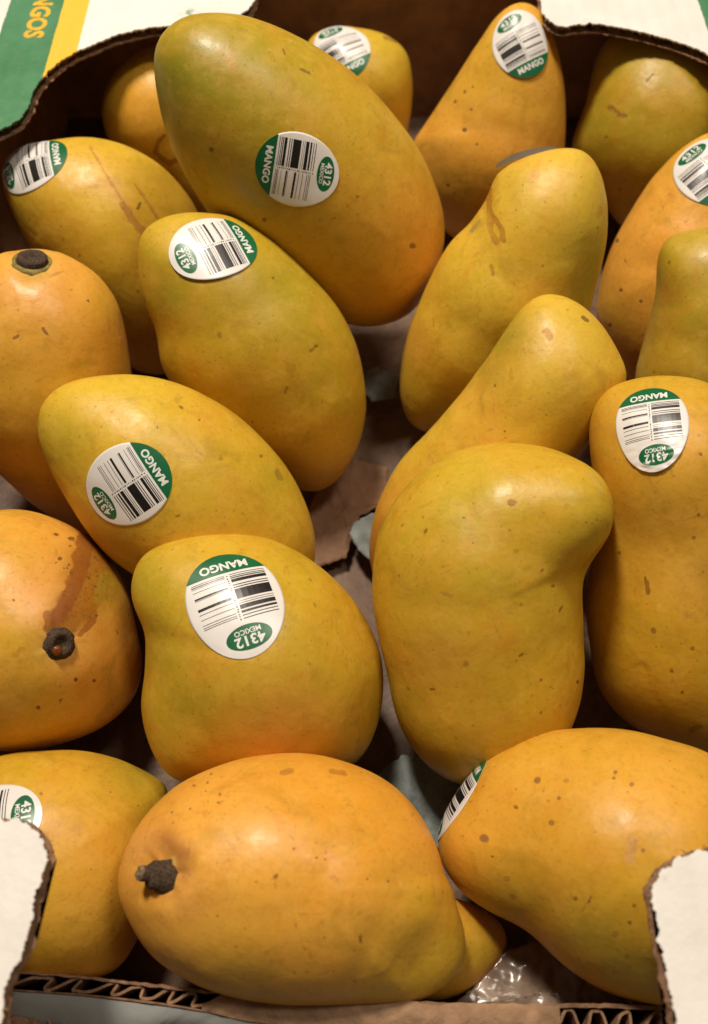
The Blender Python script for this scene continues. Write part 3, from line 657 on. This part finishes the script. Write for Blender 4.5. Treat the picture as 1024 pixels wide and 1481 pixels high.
# 4 rear upright orange
m = build_mango('upright orange mango at the rear with a sticker on its tip',
  [(752, 3), (778, 12), (795, 38), (810, 85), (818, 140), (818, 200), (812, 250), (790, 310), (735, 350), (675, 352), (632, 320), (606, 265), (596, 215), (612, 182), (640, 140), (668, 95), (700, 45), (725, 16)],
  ORANGE, [(700, 120, 70, GOLD, .7), (790, 150, 40, YELLOW, .4), (660, 290, 60, OLIVE, .5), (735, 60, 50, YELLOW, .4)],
  speck([(683, 125, 3.2), (672, 133, 3.2), (681, 158, 3.6), (658, 147, 3), (672, 188, 3.6), (690, 208, 3.2), (648, 268, 4)]), tilt=-.25, seed=4, level=6)
sticker(m, 753, 60, (-.45, -.88), .93, shear_lift=.5)
# 11 olive mango under rear right panel
m = build_mango('olive green mango in the shade of the rear right box panel',
  [(828, 205), (846, 150), (858, 95), (880, 55), (930, 38), (990, 45), (1045, 80), (1075, 150), (1060, 240), (1010, 310), (950, 345), (900, 330), (865, 280), (838, 240)],
  OLIVE, [(930, 200, 90, (.42, .29, .02), .6), (900, 290, 60, GOLD, .4)], [([(880, 155), (905, 168)], 7, BROWN, .55), ([(935, 118), (945, 108)], 4, BROWN, .55)] + speck([(877, 198, 4)], c=BROWN), tilt=.0, seed=5, level=6, zrest=.017)
# 7 yellow mango with rust drip
m = build_mango('tall yellow mango with a rusty drip scar near its top',
  [(818, 213), (845, 218), (868, 245), (880, 295), (878, 355), (862, 420), (845, 470), (805, 530), (750, 585), (690, 618), (640, 630), (600, 618), (580, 590), (577, 540), (590, 475), (618, 410), (648, 355), (680, 320), (705, 280), (716, 250), (750, 228), (785, 217)],
  YELLOW, [(850, 380, 55, OLIVE, .75), (740, 262, 30, OLIVE, .4), (620, 560, 60, GOLD, .8), (800, 260, 70, PALE, .35), (600, 500, 30, ORANGE, .5)],
  [([(708, 275), (706, 300), (712, 312), (724, 330), (729, 350)], 4.5, (.42, .17, .012), 1.), ([(706, 305), (710, 335), (718, 352)], 6, (.50, .24, .02), .8), ([(711, 385), (713, 398)], 5, (.42, .2, .02), .6), ([(682, 335), (694, 320)], 4, (.35, .25, .08), .6)], tilt=-.28, seed=6, zrest=.012)
def loose_sticker(m):
    """a peeled sticker seen edge-on along the crest"""
    pts = [(716, 240), (735, 228), (755, 221), (775, 217), (790, 214), (806, 213)]; V = []; Fc = []
    pa = project(np.array([hit(m, 725, 262)[0]]))[1][0]; pb = project(np.array([hit(m, 800, 224)[0]]))[1][0]
    for i, (x, y) in enumerate(pts):
        k = math.sin((i + .3) / 5.6 * math.pi); u = i / 5; d = pa * (1 - u) + pb * u + .003
        q = lambda dy, dd: Vector(CAM + px_ray((x, y + dy))[0] * (d + dd))
        V += [q(5 + 2 * k, .001), q(-1 - 3.5 * k, .0035), q(-3 * k, .008)]
        if i: b = 3 * i - 3; Fc += [(b, b + 3, b + 4, b + 1), (b + 1, b + 4, b + 5, b + 2)]
    o = mesh_obj('loose_sticker', V, Fc, M_STB, m['root'], True); sm = o.modifiers.new('t', 'SOLIDIFY'); sm.thickness = .00015
    ss_ = o.modifiers.new('s', 'SUBSURF'); ss_.levels = 2; ss_.render_levels = 2
loose_sticker(m)
# 12 orange right, sticker
m = build_mango('orange mango at the right edge, its sticker high up below the olive shaded mango',
  [(1045, 190), (1005, 200), (968, 228), (935, 268), (905, 318), (880, 370), (865, 420), (862, 460), (880, 510), (905, 548), (950, 570), (1010, 560), (1070, 510), (1105, 420), (1110, 320), (1090, 235)],
  ORANGE, [(930, 330, 70, ORANGE, .8), (880, 470, 60, GOLD, .6), (1000, 230, 60, YELLOW, .4)], speck([(893, 348, 3.5), (927, 436, 4), (905, 378, 3), (960, 300, 3), (898, 420, 4), (882, 470, 3)]), tilt=-.1, seed=7, level=6)
sticker(m, 1026, 242, (-.5, -.8), 1.0)
# 13 yellow-green right
m = build_mango('pale yellow-green mango cut off by the right edge, without a sticker',
  [(1000, 333), (965, 345), (950, 375), (947, 420), (936, 475), (918, 540), (925, 585), (960, 620), (1020, 640), (1085, 610), (1125, 530), (1125, 430), (1085, 360), (1040, 330)],
  (.52, .35, .03), [(975, 400, 60, OLIVE, .7), (935, 545, 40, YELLOW, .6), (1010, 500, 70, OLIVE, .5)], speck([(968, 380, 3)], c=BROWN), tilt=-.15, seed=8, level=6, zrest=.026)
# 6 upper left yellow with sticker
m = build_mango('yellow mango by the left wall with brown drip scars and a curled sticker',
  [(60, 204), (120, 197), (175, 207), (225, 234), (262, 270), (290, 318), (302, 390), (295, 470), (268, 525), (228, 543), (185, 530), (140, 485), (90, 425), (45, 362), (18, 312), (4, 270), (6, 238), (28, 214)],
  YELLOW, [(60, 300, 55, GREEN, .35), (150, 240, 80, YELLOW, .8), (90, 340, 70, GOLD, .6), (210, 490, 60, ORANGE, .5), (240, 300, 60, GOLD, .8), (150, 270, 40, PALE, .3)],
  [([(130, 212), (142, 232), (160, 262), (178, 292), (190, 312), (205, 330)], 4.5, (.45, .19, .02), .5), ([(178, 296), (190, 316), (208, 335)], 8, (.42, .18, .025), .8), ([(195, 265), (212, 290), (230, 318)], 3, (.45, .2, .02), .7), ([(200, 302), (203, 294)], 3.5, DARK, .8), ([(100, 232), (135, 236)], 3, (.45, .2, .02), .4)], tilt=-.05, seed=9)
sticker(m, 40, 232, (-1, .30), 1.0)
# 14 left orange, stem on top
m = build_mango('upright orange mango at the left edge with a round dark stem scar on its top',
  [(45, 360), (90, 366), (135, 390), (168, 430), (183, 480), (192, 545), (200, 620), (192, 700), (165, 765), (130, 775), (95, 762), (50, 735), (20, 708), (-25, 660), (-65, 590), (-78, 500), (-62, 425), (-15, 375)],
  ORANGE, [(60, 400, 50, PINK, .4), (160, 440, 40, GOLD, .5), (60, 450, 60, PINK, .35), (90, 600, 130, GOLD, .9), (90, 720, 80, (.5, .26, .02), .8), (48, 385, 26, (.40, .30, .05), .8)],
  [([(62, 475), (68, 484)], 4, BROWN, .7), ([(20, 490), (26, 486)], 3, BROWN, .7), ([(70, 400), (92, 392)], 4, (.5, .2, .03), .5)] + speck([(128, 435, 3), (5, 520, 3)]), tilt=-.25, seed=10, dimples=[(47, 378, 24, .0012)])
stem(m, 47, 380, .0050, .0026, (0, -.30), True, seed=1, collar=M_COLLAR)
# 5 green-yellow centre left
m = build_mango('green-yellow mango below the largest one, sticker lifting off near its upper left end',
  [(290, 306), (340, 314), (392, 345), (440, 390), (485, 440), (514, 495), (529, 555), (530, 605), (518, 650), (492, 690), (455, 712), (410, 700), (350, 655), (295, 605), (255, 565), (234, 530), (224, 480), (205, 430), (198, 380), (203, 340), (228, 319), (258, 308)],
  (.56, .37, .024), [(250, 420, 60, GREEN, .5), (420, 440, 90, OLIVE, .75), (330, 430, 60, GREEN, .4), (300, 500, 70, GOLD, .5), (400, 590, 110, GOLD, .8), (470, 650, 70, ORANGE, .35), (500, 560, 60, OLIVE, .5), (250, 330, 40, YELLOW, .5)],
  [([(450, 508), (458, 500)], 4, BROWN, .6), ([(412, 568), (416, 560)], 3.5, BROWN, .5)] + speck([(395, 402, 3), (365, 610, 3)], c=BROWN, s=.6), tilt=-.15, seed=11, zrest=.012, flat=.9)
sticker(m, 308, 354, (-.87, .48), 1.0, lift=.5, shear_lift=.9, lift_dir=(-.7, .5))
# 8 mango behind hook
m = build_mango('slender yellow mango with a bright green flank, behind the hooked mango',
  [(790, 424), (828, 434), (868, 468), (898, 515), (908, 550), (890, 595), (850, 650), (795, 710), (735, 765), (675, 810), (610, 850), (562, 855), (537, 828), (532, 780), (545, 725), (575, 668), (620, 620), (660, 575), (700, 520), (735, 468), (762, 435)],
  YELLOW, [(740, 490, 40, GREEN, .75), (710, 540, 25, GREEN, .6), (700, 590, 50, ORANGE, .45), (560, 740, 60, ORANGE, .8), (540, 800, 40, (.55, .16, .01), .7), (850, 620, 40, OLIVE, .4), (800, 520, 60, PALE, .3)],
  [([(790, 480), (796, 490)], 9, (.60, .30, .10), .6), ([(843, 460), (849, 465)], 4, DARK, .8), ([(760, 510), (757, 525)], 4, (.4, .22, .04), .5)] + speck([(716, 558, 3), (730, 624, 3)], c=BROWN), tilt=-.28, seed=12, zrest=.004)
# 10 right, freckled, torn sticker
m = build_mango('large freckled orange mango at the right edge with a wrinkled sticker near its top',
  [(930, 547), (985, 545), (1035, 557), (1085, 600), (1110, 690), (1122, 800), (1115, 930), (1085, 1040), (1050, 1095), (1000, 1088), (950, 1068), (900, 1042), (865, 998), (852, 940), (848, 870), (856, 810), (862, 760), (855, 700), (848, 640), (850, 595), (878, 562)],
  GOLD, [(900, 620, 60, (.60, .32, .03), .8), (1000, 640, 60, ORANGE, .6), (880, 840, 60, (.55, .27, .015), .6), (980, 750, 90, (.66, .36, .04), .7), (930, 980, 70, GOLD, .7), (1020, 840, 50, (.60, .28, .06), .4), (980, 1060, 50, OLIVE, .4)],
  speck([(935, 843, 4.5), (945, 912, 4.5), (1003, 778, 4), (1013, 657, 4), (1002, 938, 5), (987, 1002, 4), (972, 970, 4), (1010, 745, 5), (958, 650, 3.5), (896, 800, 3)], c=(.22, .09, .02)) + [([(933, 835), (938, 858)], 3.5, BROWN, .7), ([(995, 890), (1005, 892)], 14, (.50, .25, .03), .5), ([(920, 960), (925, 995)], 5, (.5, .29, .05), .4), ([(1000, 1055), (1012, 1050)], 8, (.30, .19, .02), .6), ([(948, 650), (975, 690)], 6, (.45, .22, .03), .5)],
  tilt=-.25, seed=13, lump=.0006, zrest=.012)
sticker(m, 941, 614, (.16, .98), .95, squeeze=.88, wrinkle=.8, shear_lift=.6, lift_dir=(-.3, .95), label='wrinkled sticker smeared brown over its green oval')
# 15 centre left with sticker
m = build_mango('yellow mango left of centre with a sticker on its lower left flank',
  [(53, 612), (62, 582), (92, 555), (140, 542), (200, 541), (262, 555), (322, 585), (372, 625), (416, 675), (445, 730), (458, 785), (450, 830), (420, 860), (360, 880), (290, 875), (225, 850), (175, 820), (138, 785), (104, 738), (74, 688), (56, 645)],
  YELLOW, [(90, 640, 45, OLIVE, .6), (200, 590, 90, YELLOW, .5), (330, 690, 90, GOLD, .7), (400, 690, 40, OLIVE, .45), (160, 780, 60, GOLD, .6), (240, 800, 60, ORANGE, .3)],
  [([(402, 684), (408, 692)], 6, (.30, .20, .02), .7)] + speck([(288, 608, 3), (378, 660, 3.5), (228, 619, 2.5), (97, 635, 2.5)], c=BROWN), tilt=-.10, seed=14, zrest=.018, flat=.9)
sticker(m, 181, 703, (-.84, .55), .97)
# 9 hooked mango
m = build_mango('large hooked yellow mango whose beak points right, standing right of centre, no sticker',
  [(735, 642), (795, 648), (848, 670), (882, 703), (893, 742), (884, 780), (858, 815), (845, 855), (847, 915), (849, 985), (830, 1052), (792, 1102), (742, 1132), (690, 1138), (640, 1125), (600, 1090), (572, 1040), (560, 980), (546, 920), (537, 860), (541, 792), (558, 740), (590, 695), (632, 664), (682, 646)],
  (.58, .375, .024), [(830, 740, 60, YELLOW, .5), (700, 690, 90, YELLOW, .8), (680, 770, 90, OLIVE, .45), (850, 790, 50, OLIVE, .5), (575, 1020, 50, OLIVE, .6), (640, 950, 50, (.55, .30, .06), .5), (720, 980, 80, GOLD, .6), (640, 1100, 60, GREEN, .5), (560, 830, 30, GOLD, .5)],
  [([(738, 728), (744, 727)], 5, (.36, .16, .03), .9), ([(798, 848), (800, 847)], 4, BROWN, .7), ([(815, 876), (808, 886)], 3, BROWN, .5), ([(622, 998), (626, 998)], 4, BROWN, .7), ([(640, 858), (655, 862)], 6, (.45, .27, .04), .5)] + speck([(671, 749, 3, )], c=(.04, .16, .01)) + speck([(684, 785, 2.5), (783, 984, 3.5), (783, 1032, 3.5), (838, 987, 3.5), (797, 994, 2.5)], c=BROWN),
  tilt=-.13, seed=15, lump=.0006, zrest=.015, extra=[(815, 735, 74, -.30), (740, 738, 90, -.24)])
# 16 left russet
m = build_mango('round orange mango at the left edge with a rusty patch above its stem scar',
  [(0, 737), (50, 740), (100, 760), (145, 795), (180, 850), (200, 920), (203, 970), (188, 1012), (150, 1050), (100, 1075), (50, 1087), (0, 1088), (-60, 1070), (-115, 1000), (-135, 910), (-110, 810), (-60, 755)],
  ORANGE, [(60, 850, 70, PINK, .5), (90, 930, 45, PINK, .5), (20, 920, 40, GOLD, .9), (150, 850, 40, OLIVE, .7), (60, 1020, 90, GOLD, .8), (10, 790, 60, GOLD, .5), (130, 1000, 50, ORANGE, .4), (85, 935, 24, (.45, .33, .12), .6), (140, 812, 30, (.34, .15, .008), .85), (120, 850, 42, (.36, .12, .007), .95), (96, 882, 22, (.25, .065, .004), 1.0), (124, 884, 18, (.38, .14, .008), .85), (150, 840, 20, (.42, .27, .014), .85), (82, 898, 12, (.33, .10, .008), .9), (45, 880, 30, (.80, .42, .14), .6), (110, 955, 30, (.76, .38, .10), .5)],
  [([(124, 780), (116, 830), (98, 872), (80, 905)], 17, (.26, .065, .004), 1.0), ([(146, 800), (132, 850), (112, 885), (96, 905)], 24, (.38, .14, .008), .8), ([(154, 812), (146, 850), (128, 886)], 24, (.36, .13, .008), .52), ([(148, 835), (140, 860)], 20, (.38, .22, .012), .8), ([(72, 900), (68, 890)], 9, RUST, 1), ([(118, 918), (135, 898)], 5, RUST, 1.), ([(103, 850), (92, 872)], 5, RUST, .9)] + speck([(112, 840, 3.5), (127, 834, 3), (128, 865, 3), (116, 862, 3), (98, 856, 3), (140, 890, 3), (145, 845, 2.5), (125, 815, 3), (110, 984, 4), (82, 812, 3), (20, 868, 3), (55, 1024, 4), (137, 985, 3)] + [(112 + 26 * math.sin(k * 2.4) + k * .5, 842 - k * 1.2 + 34 * math.cos(k * 1.7), 2.6 + (k * 7 % 5) * .5) for k in range(34)], c=(.12, .035, .006)) + [([(25, 948), (32, 940)], 9, (.55, .26, .02), .6)],
  tilt=.05, seed=16, dimples=[(85, 932, 30, .0010)], lump=.0007, zrest=.004, flat=1.0)
stem(m, 86, 931, .0041, .0021, (0, 0), True, seed=3, sap=True)
# 17 pear shaped with sticker
m = build_mango('pear shaped yellow-green mango with a large upside down sticker below its crown',
  [(290, 774), (345, 772), (400, 783), (450, 810), (495, 850), (530, 898), (551, 948), (556, 1000), (545, 1055), (518, 1100), (470, 1122), (410, 1132), (350, 1136), (290, 1134), (245, 1120), (216, 1078), (203, 1022), (209, 965), (206, 915), (190, 875), (187, 842), (202, 808), (240, 785)],
  (.57, .375, .022), [(215, 830, 40, OLIVE, .6), (270, 960, 90, OLIVE, .5), (240, 1040, 50, GREEN, .3), (420, 1040, 90, (.60, .30, .035), .6), (500, 900, 60, GOLD, .5), (320, 790, 60, YELLOW, .7), (260, 1100, 60, GOLD, .6), (400, 1060, 50, (.62, .33, .08), .4), (212, 980, 18, (.5, .2, .02), .4)],
  [([(455, 872), (457, 878)], 5, BROWN, .45), ([(420, 1095), (424, 1098)], 4, BROWN, .5), ([(280, 1027), (278, 1035)], 3, BROWN, .5)], tilt=-.20, seed=17, lump=.0006, zrest=.012, extra=[(250, 835, 55, -.12)])
sticker(m, 340, 869, (.30, .95), 1.12, lift=.15)
# 20 bottom left
m = build_mango('dull orange mango in the bottom left corner, partly under the white panel',
  [(0, 1092), (60, 1085), (120, 1085), (180, 1100), (230, 1127), (244, 1150), (240, 1210), (225, 1290), (205, 1350), (170, 1402), (110, 1425), (40, 1430), (-40, 1395), (-85, 1310), (-85, 1200), (-50, 1120)],
  GOLD, [(120, 1200, 90, ORANGE, .55), (200, 1120, 50, OLIVE, .6), (120, 1330, 90, ORANGE, .5)], [([(62, 1258), (66, 1253)], 3.5, BROWN, .6)] + speck([(160, 1145, 3), (200, 1165, 3), (132, 1258, 3)], c=BROWN, s=.6), tilt=.15, seed=18, zrest=.001)
sticker(m, -18, 1196, (.92, -.28), 1.0, lift=.3)
# 18 front orange
m = build_mango('bright orange mango at the front, its stubby stem pointing left',
  [(430, 1087), (500, 1100), (560, 1130), (603, 1172), (635, 1228), (650, 1275), (685, 1305), (718, 1325), (733, 1350), (726, 1385), (702, 1415), (665, 1440), (600, 1453), (520, 1457), (430, 1455), (340, 1446), (270, 1424), (215, 1385), (180, 1330), (169, 1280), (180, 1230), (210, 1175), (260, 1130), (340, 1097)],
  ORANGE, [(340, 1270, 80, (.80, .40, .06), .5), (210, 1230, 50, PINK, .6), (270, 1290, 40, PINK, .5), (480, 1180, 120, (.76, .33, .02), .7), (600, 1400, 90, GOLD, .9), (690, 1370, 50, OLIVE, .7), (620, 1300, 40, GOLD, .7), (243, 1218, 20, (.36, .12, .045), .85), (266, 1236, 16, (.36, .13, .05), .75), (264, 1262, 13, (.42, .17, .07), .6), (236, 1288, 16, (.5, .24, .08), .5), (400, 1300, 90, (.82, .40, .05), .35), (340, 1400, 90, GOLD, .5)],
  [([(248, 1240), (252, 1248)], 6, (.85, .60, .15), .7), ([(408, 1115), (422, 1112)], 6, (.45, .18, .02), .8), ([(480, 1113), (498, 1116)], 6, (.45, .18, .02), .8), ([(270, 1280), (300, 1274), (330, 1284)], 2, (.6, .28, .05), .5), ([(440, 1370), (450, 1385)], 12, (.68, .25, .01), .4)]
   + speck([(315, 1160, 3), (300, 1130, 3), (290, 1150, 2.5), (262, 1150, 2.5), (275, 1170, 2.5), (250, 1175, 3), (252, 1190, 3), (305, 1118, 3), (318, 1148, 3.5), (242, 1205, 2.5), (300, 1160, 3), (280, 1135, 2.5), (297, 1143, 2.5), (562, 1228, 3), (560, 1275, 3), (530, 1272, 2.5), (470, 1243, 3), (425, 1228, 2.5), (458, 1241, 3), (355, 1342, 2.5)], c=(.30, .11, .012)),
  tilt=-.05, seed=19, dimples=[(236, 1262, 32, .0018)], lump=.0006, body=[(430, 1087), (500, 1100), (560, 1130), (603, 1172), (635, 1228), (655, 1280), (670, 1335), (684, 1392), (676, 1425), (645, 1444), (590, 1453), (520, 1457), (430, 1455), (340, 1446), (270, 1424), (215, 1385), (180, 1330), (169, 1280), (180, 1230), (210, 1175), (260, 1130), (340, 1097)],
  extra=[(676, 1366, 57, .46), (655, 1378, 62, .42), (620, 1380, 60, .40)], zrest=.013, sm=22)
stem(m, 236, 1267, .0036, .0036, (-.75, -.25), False, True, seed=6)
# 19 front right
m = build_mango('orange mango at the front right with brown dots, a sticker wrapped round its left tip',
  [(830, 1053), (900, 1055), (970, 1070), (1030, 1092), (1095, 1145), (1125, 1240), (1110, 1350), (1060, 1430), (1000, 1458), (940, 1452), (880, 1435), (820, 1400), (762, 1350), (705, 1322), (662, 1287), (638, 1242), (637, 1200), (658, 1148), (700, 1098), (760, 1064)],
  (.69, .37, .030), [(840, 1200, 120, (.70, .36, .035), .5), (740, 1290, 45, OLIVE, .6), (860, 1350, 60, OLIVE, .6), (940, 1400, 50, OLIVE, .5), (680, 1200, 50, ORANGE, .5), (960, 1150, 90, ORANGE, .6), (720, 1130, 50, ORANGE, .4), (920, 1290, 60, GOLD, .5)],
  speck([(776, 1127, 7), (797, 1190, 7), (808, 1154, 4.5), (888, 1125, 4), (890, 1116, 4), (914, 1135, 5), (911, 1335, 4.5), (930, 1231, 5), (852, 1304, 4), (832, 1300, 5), (855, 1298, 3), (917, 1310, 4), (745, 1141, 3), (645, 1195, 4.5), (712, 1239, 3.5)], c=(.20, .075, .02)) + speck([(700, 1213, 9)], c=(.24, .10, .04)) + speck([(733, 1272, 6), (741, 1299, 7), (889, 1352, 6), (907, 1385, 7), (818, 1128, 5), (680, 1160, 4), (669, 1210, 5)], c=(.44, .20, .02), s=.8)
  + [([(914, 1215), (912, 1240)], 13, (.62, .32, .09), .75), ([(845, 1310), (842, 1320), (855, 1298)], 3, (.35, .18, .03), .6), ([(930, 1388), (945, 1395)], 9, (.42, .22, .02), .5)],
  tilt=.05, seed=20, lump=.0005, zrest=.020)
sticker(m, 666, 1154, (-.50, .86), .95, lift=.2, back=.0075, label='sticker wrapped round the left tip, only its barcode showing')
